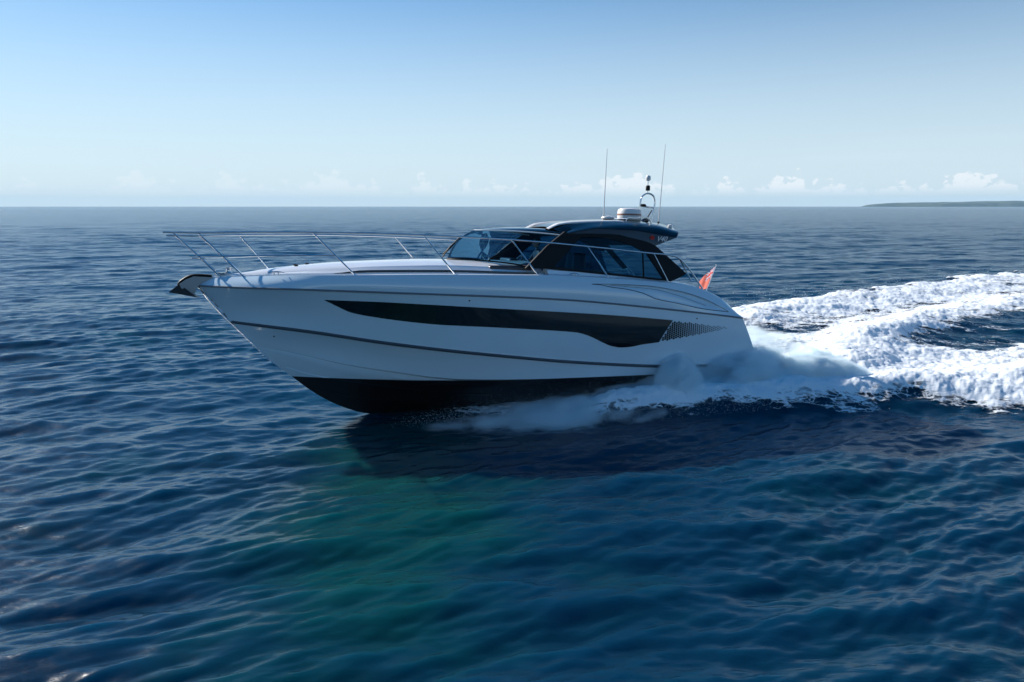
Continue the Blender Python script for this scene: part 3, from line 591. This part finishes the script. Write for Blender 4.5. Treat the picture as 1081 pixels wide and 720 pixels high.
MB().tube([(10.52, 0, 3.60), (10.70, 0, 3.88)], .014, 8).lathe((10.52, 0, 3.52), [(.06, 0), (.09, .06), (.08, .13), (.0, .16)], 14).build('searchlight', SOOT, boat)
rk = MB()
for y in (-.45, .45):
    rk.tube(spline([(9.75, y, 3.57), (9.78, y, 3.64), (10.0, y, 3.66), (10.4, y, 3.64), (10.46, y, 3.55)], 20), .013, 6)
rk.tube([(9.78, -.45, 3.64), (9.78, .45, 3.64)], .013, 6).tube([(10.42, -.45, 3.62), (10.42, .45, 3.62)], .013, 6); rk.build('roof_rack', STEEL, boat)
for x, y in ((10.75, -.35), (10.95, -.5), (10.75, .35)):
    MB().lathe((x, y, 3.42), [(.05, 0), (.06, .05), (.05, .10), (0, .12)], 12).build('deck_light', PLA, boat)
# ---- guard rails
RT = [(-.613, -.388, 3.098), (.049, -.46, 3.103), (1.1, -.86, 3.135), (2.257, -1.264, 3.158), (4.483, -1.588, 3.148), (6.42, -1.62, 3.088), (8.219, -1.62, 2.973), (9.912, -1.601, 2.835), (10.35, -1.59, 2.80), (10.6, -1.58, 2.73), (10.85, -1.572, 2.52), (11.306, -1.557, 2.0)]
R2 = [(-.133, -.36, 2.625), (.419, -.52, 2.636), (1.339, -.91, 2.664), (2.72, -1.30, 2.70)]
SP = [((-.419, -.41, 3.09), (.46, -.30, 2.19)), ((.048, -.46, 3.103), (.928, -.575, 2.20)), ((2.257, -1.264, 3.158), (3.104, -1.326, 2.29)), ((4.483, -1.588, 3.148), (5.176, -1.631, 2.325)), ((6.42, -1.62, 3.088), (7.036, -1.67, 2.325)), ((8.219, -1.62, 2.973), (8.763, -1.67, 2.262)), ((9.913, -1.60, 2.834), (10.338, -1.62, 2.15)), ((10.62, -1.57, 2.72), (10.98, -1.55, 2.20))]
for s in (1, -1):
    lo = 0 if s == 1 else -.07
    f = lambda q: (q[0], q[1]*s, q[2]+lo)
    rl = MB().tube(spline([f(q) for q in RT], 160), .0195, 10).build('guard_rail', STEEL, boat)
    MB().tube(spline([f(q) for q in R2], 60), .013, 8).build('mid_rail', STEEL, rl)
    for i, (a, c) in enumerate(SP):
        if s == -1 and i == 2: a, c = (.84, -.80, 3.15), (1.51, -.72, 2.28)
        c2 = (c[0], c[1]*s, c[2]-(.0 if s == 1 else .01))
        st = MB().tube([f(a), c2], .0155, 8).lathe((c2[0], c2[1], c2[2]-.005), [(.035, 0), (.032, .012), (.016, .02)], 12).build('stanchion', STEEL, rl)
# ---- cleats, anchor, bow roller, wipers
def cleat(x, y, z, l):
    MB().tube(spline([(x-l, y, z+.045), (x-l*.5, y, z+.062), (x, y, z+.066), (x+l*.5, y, z+.062), (x+l, y, z+.045)], 20), np.r_[np.linspace(.006, .014, 10), np.linspace(.014, .006, 10)], 8).tube([(x-l*.25, y, z-.01), (x-l*.25, y, z+.06)], .013, 8).tube([(x+l*.25, y, z-.01), (x+l*.25, y, z+.06)], .013, 8).build('cleat', STEEL, boat)
for s in (-1, 1):
    cleat(1.55, -.83*-s, 2.265, .17); cleat(7.9, -1.66*-s, 2.30, .12); cleat(11.9, 1.46*s, 1.72, .12)
for x, y in ((2.0, .15), (2.25, .12), (2.0, -.15)):
    MB().lathe((x, y, float(hermite(CR, np.array([x]))[0])-.01), [(.04, 0), (.04, .03), (0, .035)], 12).build('deck_fitting', SOOT, boat)
wl = MB().box((.45, 0, 2.27), (.22, .16, .10), bev=.03).lathe((.62, .05, 2.25), [(.07, 0), (.05, .04), (.05, .09), (.07, .13), (0, .14)], 16).build('windlass', STEEL, boat)
GALV = mat('brushed_steel', (.10, .12, .13), .45, metal=.8, noise=.2, nscale=12)
def side_y(y): return lambda p, t: (p[0], y+t, p[1])
an = MB()
for y in (-.075, .055): an.prism([(.30, 2.17), (-.08, 2.19), (-.24, 2.12), (-.36, 2.03), (-.33, 1.95), (-.22, 1.86), (-.08, 1.80), (-.04, 1.90), (.02, 2.00), (.10, 2.07), (.30, 2.09)], side_y(y), .02)
an.build('bow_roller', mat('dull_steel', (.22, .26, .29), .4, metal=.7), boat, smooth=False)
a2 = MB().tube(spline([(.28, 0, 2.19), (.05, 0, 2.205), (-.12, 0, 2.195), (-.26, 0, 2.13), (-.37, 0, 2.02), (-.34, 0, 1.90)], 30), .032, 8)
anchor = a2.build('anchor', SOOT, boat)
fl = MB(); tipp = (-.58, 0, 1.85); 
fl.add([tipp, (-.36, -.02, 2.03), (-.02, -.22, 1.76), (-.14, 0, 1.83), (-.02, .22, 1.76), (-.36, .02, 2.03), (-.30, 0, 1.80), (0.02, -.10, 1.74), (0.02, .10, 1.74)],
       [(0, 1, 2), (0, 5, 1), (0, 4, 5), (0, 2, 6), (0, 6, 4), (1, 3, 2), (5, 4, 3), (1, 5, 3), (2, 3, 7), (6, 2, 7), (3, 4, 8), (6, 8, 4), (3, 8, 7), (6, 7, 8)])
fl.build('anchor_fluke', mat('dark_cast_steel', (.025, .028, .03), .5, metal=.5), anchor, smooth=False)
def wiper(a, b_, c):
    o = MB().tube([a, b_], .014, 6).build('wiper', SOOT, boat); v = np.array(c[1])-np.array(c[0])
    MB().tube([c[0], c[1]], .026, 6).build('wiper_blade', SOOT, o)
wiper((5.38, .42, 2.61), (5.62, .52, 2.90), ((5.44, .50, 2.70), (5.86, .56, 3.10)))
wiper((6.18, -.72, 2.60), (6.50, -.80, 2.80), ((6.20, -.78, 2.64), (6.95, -.86, 3.02)))
# ---- cockpit interior
MB().box((6.55, 0, 2.40), (1.0, 2.5, .22), bev=.05).box((7.1, .55, 2.50), (.22, .8, .26), bev=.05).build('dashboard', DARKV, boat)
sw = MB(); wc = Vector((7.32, .5, 2.52))
sw.tube([(wc.x+.06*math.cos(a)*0+.10*math.sin(a), wc.y+.19*math.cos(a), wc.z+.16*math.sin(a)) for a in np.linspace(0, 2*math.pi, 33)], .016, 8, cap=False)
sw.tube([(7.10, .5, 2.48), (7.32, .5, 2.52)], .02, 8).tube([(7.32, .32, 2.52), (7.32, .68, 2.52)], .012, 6); sw.build('steering_wheel', SOOT, boat)
def seat(x, y, m, name='helm_seat', h=2.86):
    ry = Matrix.Rotation(R(12), 3, 'Y')
    o = MB().box((x, y, 2.20), (.5, .52, .16), bev=.05).box((x, y, 1.75), (.16, .16, .8), bev=.02).build(name, m, boat)
    MB().box((x+.30, y, h-.30), (.13, .50, .62), bev=.055, rot=None).build('seat_back', m, o)
seat(8.25, .50, DARKV); seat(8.35, -.25, DARKV, h=2.78)
MB().box((9.8, .75, 1.95), (1.9, .55, .22), bev=.06).box((9.8, 1.22, 2.02), (1.9, .12, .25), bev=.05).box((10.9, .1, 1.98), (.14, 1.6, .25), bev=.05).build('cockpit_sofa', CREAM, boat)
bo2 = MB().lathe((7.98, -1.18, 2.38), [(.10, 0), (.11, .05), (.085, .25), (.055, .40), (.04, .46), (0, .47)], 18).build('seat_bolster', CREAM, boat)
MB().box((8.2, -1.25, 2.42), (1.3, .12, .05), bev=.02).build('side_shelf', CREAM, boat)
# ---- ensign on its staff
st = MB().tube([(12.36, 0, 1.75), (12.66, 0, 2.52)], .013, 8).lathe((12.665, 0, 2.52), [(.02, 0), (.022, .02), (0, .035)], 10).build('flagstaff', STEEL, boat)
mfl = bpy.data.materials.new('ensign_cloth'); mfl.use_nodes = True
def flag_mat(m):
    t = m.node_tree; b = t.nodes['Principled BSDF']; b.inputs['Roughness'].default_value = .85; uv = N(t, 'ShaderNodeUVMap'); s = N(t, 'ShaderNodeSeparateXYZ'); L(t, uv.outputs[0], s.inputs[0])
    u, v = s.outputs[0], s.outputs[1]                         # u from hoist, v up; canton u < .5, v > .5
    a = M_(t, 'MULTIPLY', M_(t, 'SUBTRACT', u, .25), 4.0); c = M_(t, 'MULTIPLY', M_(t, 'SUBTRACT', v, .75), 4.0)   # -1..1
    ab = lambda q: M_(t, 'ABSOLUTE', q)
    lt = lambda q, k: M_(t, 'LESS_THAN', q, k); mxm = lambda p, q: M_(t, 'MAXIMUM', p, q)
    dg = M_(t, 'MINIMUM', ab(M_(t, 'SUBTRACT', a, c)), ab(M_(t, 'ADD', a, c))); cr = M_(t, 'MINIMUM', ab(M_(t, 'MULTIPLY', a, 1.8)), ab(c))
    can = M_(t, 'MULTIPLY', lt(u, .5), M_(t, 'GREATER_THAN', v, .5))
    col = MIX(t, mxm(lt(dg, .32), lt(cr, .34)), (.01, .03, .20, 1), (.8, .8, .8, 1)); col = MIX(t, mxm(lt(dg, .10), lt(cr, .2)), col, (.65, .03, .03, 1))
    col = MIX(t, can, (.80, .22, .16, 1), col); L(t, col, b.inputs['Base Color'])
    tr = N(t, 'ShaderNodeBsdfTranslucent'); L(t, col, tr.inputs[0]); mx = N(t, 'ShaderNodeMixShader'); mx.inputs[0].default_value = .55
    L(t, b.outputs[0], mx.inputs[1]); L(t, tr.outputs[0], mx.inputs[2]); L(t, mx.outputs[0], t.nodes['Material Output'].inputs[0])
flag_mat(mfl)
nu_, nv_ = 30, 18; G = []
H0 = np.array([12.41, 0, 1.90]); H1 = np.array([12.645, 0, 2.49]); F0 = np.array([12.14, -.10, 1.86]); F1 = np.array([12.10, -.08, 2.10])
for i in range(nu_):
    a = i/(nu_-1); colr_ = []
    for j in range(nv_):
        c = j/(nv_-1); q = (H0*(1-c)+H1*c)*(1-a)+(F0*(1-c)+F1*c)*a; q = q+np.array([0, .045*math.sin(a*9+c*2.5)*a, .02*math.sin(a*7)*a*(1-a)*2]); colr_.append(q)
    G.append(colr_)
fo = MB().grid(np.array(G)).build('flag', mfl, st); uvl = fo.data.uv_layers.new(name='UVMap')
for lp in fo.data.loops:
    i, j = divmod(lp.vertex_index, nv_); uvl.data[lp.index].uv = (i/(nu_-1), j/(nv_-1))
# ------------------------------------------------------------------ the helmsman
def skin_body(name, chains, mat_, sub=1):
    """chains: list of (parent vertex or None, [(co, r), ...]) -> one continuous skinned mesh"""
    vs, es, rs_ = [], [], []
    for par, pts in chains:
        prev = par
        for p_, r_ in pts:
            vs.append(p_); rs_.append(r_ if isinstance(r_, tuple) else (r_, r_))
            if prev is not None: es.append((prev, len(vs)-1))
            prev = len(vs)-1
    me = bpy.data.meshes.new(name); me.from_pydata(vs, es, []); o = bpy.data.objects.new(name, me); C.objects.link(o)
    md = o.modifiers.new('s', 'SKIN'); 
    for i, r_ in enumerate(rs_): me.skin_vertices[0].data[i].radius = r_
    me.skin_vertices[0].data[0].use_root = True
    ss = o.modifiers.new('u', 'SUBSURF'); ss.levels = sub; ss.render_levels = sub
    dg = bpy.context.evaluated_depsgraph_get(); m2 = bpy.data.meshes.new_from_object(o.evaluated_get(dg)); bpy.data.objects.remove(o)
    m2.materials.clear(); m2.materials.append(mat_); m2.polygons.foreach_set('use_smooth', [True]*len(m2.polygons)); return m2
SKIN = mat('skin', (.62, .36, .26), .55, noise=.08, nscale=20); CLO = mat('navy_jacket', (.02, .03, .055), .8, noise=.2, nscale=25, bump=.4)
HAIR = mat('dark_hair', (.02, .015, .012), .6, noise=.3, nscale=60); TRO = mat('grey_trousers', (.05, .05, .055), .85, noise=.15)
ps = bpy.data.objects.new('person', None); C.objects.link(ps)
ps.location = (boat.matrix_world @ Vector((0, 0, 0))) ; bpy.context.view_layer.update()
MW = boat.matrix_world; foot = MW @ Vector((7.85, .5, 1.365)); ps.location = foot; ps.rotation_euler = (R(-1.5), R(1.8), R(19))
tag(ps, 'person in a dark jacket standing at the wheel behind the windscreen', 'person')
# local: -x is forward (towards the bow), total height 1.76
body = [(None, [((.02, 0, .93), (.13, .16))]),
        (0, [((.02, 0, 1.08), (.105, .14)), ((.01, 0, 1.25), (.12, .165)), ((.0, 0, 1.39), (.10, .15)), ((-.01, 0, 1.47), (.055, .06)), ((-.03, 0, 1.53), .05)])]
n0 = 6
for s in (-1, 1):
    body.append((3, [((-.005, .17*s, 1.40), .055), ((-.12, .22*s, 1.20), .045), ((-.33, .17*s, 1.17), .035), ((-.42, .155*s, 1.18), .026)]))
for s in (-1, 1):
    body.append((0, [((.02, .09*s, .84), .085), ((-.03, .10*s, .48), .058), ((.03, .11*s, .12), .042), ((-.02, .11*s, .045), .04), ((-.14, .12*s, .03), .03)]))
bm_ = skin_body('body', body, CLO, 2)
hm = MB()
def ell(c, r, nu=20, nv=14, m=0, shp=None):
    v = []; f = []
    for i in range(nv+1):
        ph = math.pi*i/nv
        for j in range(nu):
            t_ = 2*math.pi*j/nu; q = np.array([math.sin(ph)*math.cos(t_), math.sin(ph)*math.sin(t_), math.cos(ph)]); 
            if shp: q = shp(q)
            v.append((c[0]+r[0]*q[0], c[1]+r[1]*q[1], c[2]+r[2]*q[2]))
    for i in range(nv):
        for j in range(nu): f.append((i*nu+j, i*nu+(j+1) % nu, (i+1)*nu+(j+1) % nu, (i+1)*nu+j))
    hm_ = MB(); hm_.add(v, f, m); return hm_
def headshape(q):
    x, y, z = q
    if z < 0: k = 1+.28*z; x, y = x*(k if x > 0 else 1+.10*z), y*k
    if x < -.8 and -.25 < z < .15: x -= .16*math.exp(-(y/.16)**2)*math.exp(-((z+.12)/.12)**2)      # nose
    if x < -.7 and abs(z-.08) < .1: x += .06*math.exp(-((abs(y)-.32)/.12)**2)                   # eye sockets
    return np.array([x, y, z])
hd = ell((-.045, 0, 1.645), (.098, .077, .118), 36, 30, shp=headshape)
for s in (-1, 1):
    e_ = ell((-.03, .078*s, 1.64), (.018, .01, .03), 10, 8); hd.add(e_.v, e_.f)
bo_ = bpy.data.objects.new('body', bm_); C.objects.link(bo_); bo_.parent = ps
head = hd.build('head', SKIN, ps)
hh_ = ell((-.02, 0, 1.675), (.103, .085, .108), 24, 16); hh_.v = [(x, y, max(z, 1.60+max(0, (-.02-x))*1.1)) for x, y, z in hh_.v]; hh_.build('hair', HAIR, ps)
for s in (-1, 1):
    ell((-.135, .03*s, 1.655), (.010, .013, .008), 8, 6).build('eye', HAIR, head)
    ch = [(None, [((-.42, .155*s, 1.18), (.022, .03)), ((-.46, .155*s, 1.185), (.018, .036)), ((-.485, .155*s, 1.19), (.013, .034))])]
    for k, dy in enumerate((-.028, -.010, .009, .027)):
        l_ = (.030, .036, .034, .026)[k]; y = .155*s+dy
        ch.append((2, [((-.495, y, 1.192), .009), ((-.495-l_, y, 1.185), .009), ((-.495-l_*1.25, y, 1.155), .008), ((-.495-l_*.6, y, 1.14), .007)]))
    ch.append((0, [((-.44, (.155-.04)*s, 1.19), .010), ((-.475, (.155-.05)*s, 1.175), .009), ((-.50, (.155-.045)*s, 1.15), .008)]))
    hmsh = skin_body('hand', ch, SKIN, 1); ho = bpy.data.objects.new('hand', hmsh); C.objects.link(ho); ho.parent = ps
# ------------------------------------------------------------------ spray thrown from the chine
def spray(name, org, ang, size, env_top, env_w, dens, seed, label, base_noise=1.9, amp=.75, step=.5):
    """a box of air holding water mist; local x along the hull aft, y outboard, z up"""
    lx, ly, lz = size; v = [(x, y, z) for x in (0, lx) for y in (-ly, 0) for z in (0, lz)]
    f = [(0, 1, 3, 2), (4, 6, 7, 5), (0, 4, 5, 1), (2, 3, 7, 6), (0, 2, 6, 4), (1, 5, 7, 3)]
    m = bpy.data.materials.new(name+'_mist'); m.use_nodes = True; t = m.node_tree; t.nodes.clear(); out = N(t, 'ShaderNodeOutputMaterial')
    tcn = N(t, 'ShaderNodeTexCoord'); s = N(t, 'ShaderNodeSeparateXYZ'); L(t, tcn.outputs['Object'], s.inputs[0])
    def curve(val, pts, rng):
        r = N(t, 'ShaderNodeFloatCurve'); L(t, M_(t, 'DIVIDE', val, rng, True), r.inputs['Value']); cm_ = r.mapping.curves[0]
        while len(cm_.points) > 2: cm_.points.remove(cm_.points[1])
        cm_.points[0].location = (pts[0][0]/rng, pts[0][1]); cm_.points[1].location = (pts[-1][0]/rng, pts[-1][1])
        for a, c in pts[1:-1]: cm_.points.new(a/rng, c)
        r.mapping.update(); return r.outputs[0]
    top = curve(s.outputs[0], env_top, lx); wid = curve(s.outputs[0], env_w, lx)
    yn = M_(t, 'DIVIDE', M_(t, 'MULTIPLY', s.outputs[1], -1.), M_(t, 'MULTIPLY', wid, ly))          # 0 at hull, 1 at outer edge
    arch = M_(t, 'MULTIPLY', MR(t, yn, 1.0, .35), MR(t, yn, -.15, .12))
    mp_ = N(t, 'ShaderNodeMapping'); mp_.inputs['Scale'].default_value = (.62, 1.1, 1.15); mp_.inputs['Location'].default_value = (seed*3.1, 0, 0); mp_.inputs['Rotation'].default_value = (0, R(28), 0)
    L(t, tcn.outputs['Object'], mp_.inputs['Vector'])
    nn = N(t, 'ShaderNodeTexNoise'); nn.inputs['Scale'].default_value = base_noise; nn.inputs['Detail'].default_value = 7; nn.inputs['Roughness'].default_value = .55; nn.inputs['Distortion'].default_value = .2
    L(t, mp_.outputs[0], nn.inputs['Vector'])
    hgt = M_(t, 'ADD', M_(t, 'MULTIPLY', M_(t, 'MULTIPLY', top, lz), arch), M_(t, 'MULTIPLY', M_(t, 'MULTIPLY', M_(t, 'SUBTRACT', nn.outputs[0], .52), amp*2), M_(t, 'ADD', M_(t, 'MULTIPLY', top, .9), .1)))
    dd = MR(t, M_(t, 'SUBTRACT', hgt, s.outputs[2]), 0., .20)
    dd = M_(t, 'MULTIPLY', dd, MR(t, top, .0, .05)); dd = M_(t, 'MULTIPLY', dd, MR(t, nn.outputs[0], .36, .60, .06, 1.))
    m.cycles.volume_step_rate = step; pv = N(t, 'ShaderNodeVolumePrincipled'); pv.inputs['Color'].default_value = (.90, .975, .995, 1); pv.inputs['Anisotropy'].default_value = .15
    L(t, M_(t, 'MULTIPLY', dd, dens), pv.inputs['Density']); L(t, pv.outputs[0], out.inputs['Volume'])
    o = mesh_obj(name, v, f, m, None, False); o.location = org; o.rotation_euler = (0, 0, ang)
    tag(o, label, 'spray', kind='stuff'); return o
p0 = MW @ Vector((3.3, -1.15, -.9)); 
spray('spray', (p0.x, p0.y, -.12), R(19), (14.0, 3.2, 1.7),
      [(0, .0), (.8, .02), (2, .09), (4, .26), (5.6, .38), (6.5, .48), (7.2, .76), (7.9, .60), (8.9, .84), (9.8, .76), (10.8, .78), (12.0, .55), (13.2, .22), (14, .0)],
      [(0, .15), (1.5, .30), (3, .58), (6, .74), (9, .82), (12.5, .85), (14, .85)], 16.0, 1, 'white spray bursting from beneath the near side of the yacht hull', 1.7, .70, .12)
p1 = MW @ Vector((11.2, 6.2, -.9))
spray('spray', (p1.x, p1.y, -.12), R(19), (9.0, 5.5, 2.2),
      [(0, .0), (.8, .35), (2.5, .55), (4.5, .45), (7, .28), (9, .0)],
      [(0, .8), (9, 1.)], 1.6, 5, 'thin veil of fine mist drifting behind the flag and far side of the stern')
p2 = Vector((6.1, 21.3, 0))
spray('spray', (p2.x, p2.y, -.05), R(47), (13.0, 2.1, 1.2),
      [(0, .0), (1.5, .45), (4, .55), (7, .5), (10, .35), (13, .0)],
      [(0, .7), (13, 1.)], 1.8, 9, 'soft low spray hanging over the wake crest just behind the stern')
# droplets flung clear of the spray
def droplets():
    rng = np.random.default_rng(3); V = []; Fc = []
    octa = np.array([(1, 0, 0), (-1, 0, 0), (0, 1, 0), (0, -1, 0), (0, 0, 1), (0, 0, -1)], float); of = [(0, 2, 4), (2, 1, 4), (1, 3, 4), (3, 0, 4), (2, 0, 5), (1, 2, 5), (3, 1, 5), (0, 3, 5)]
    ca, sa = math.cos(R(19)), math.sin(R(19))
    def put(x, y, z, r):
        n = len(V)*6; V.append(octa*np.array([r*1.6, r, r])+np.array([x, y, z])); Fc.extend([tuple(i+n for i in q) for q in of])
    for _ in range(26000):
        lx = rng.beta(2.2, 1.6)*11.5+.4; w = (.5+.16*min(lx, 8)); yo = -rng.random()**.5*w*1.35; hz = .15+.09*min(lx, 9); z = abs(rng.normal(0, .55))*hz+.05
        put(p0.x+lx*ca-yo*sa, p0.y+lx*sa+yo*ca, z, rng.uniform(.0015, .0045))
    for pts, hh, w in RIDGES[:2]:
        P = np.array(pts)
        for _ in range(900):
            t_ = rng.random()*(len(P)-2.01); i = int(t_); q = P[i]+(P[i+1]-P[i])*(t_-i)+rng.normal(0, w*.5, 2); put(q[0], q[1], abs(rng.normal(0, .25))+hh*.8, rng.uniform(.004, .010))
    v = np.concatenate(V); o = mesh_obj('spray_droplets', v, Fc, mat('water_droplet', (.85, .9, .93), .3), None, False)
    tag(o, 'tiny white droplets flying off the spray and the wake crests', 'droplets', kind='stuff')
droplets()
# ------------------------------------------------------------------ sea air
mh = bpy.data.materials.new('sea_air'); mh.use_nodes = True; t = mh.node_tree; t.nodes.clear(); out = N(t, 'ShaderNodeOutputMaterial')
pv = N(t, 'ShaderNodeVolumePrincipled'); pv.inputs['Color'].default_value = (.50, .80, 1, 1); pv.inputs['Density'].default_value = 6e-5; L(t, pv.outputs[0], out.inputs['Volume'])
hz = MB().box((0, 0, 50), (20000, 20000, 104)).build('haze', mh, None, smooth=False); tag(hz, 'thin pale sea haze', 'haze', kind='stuff')
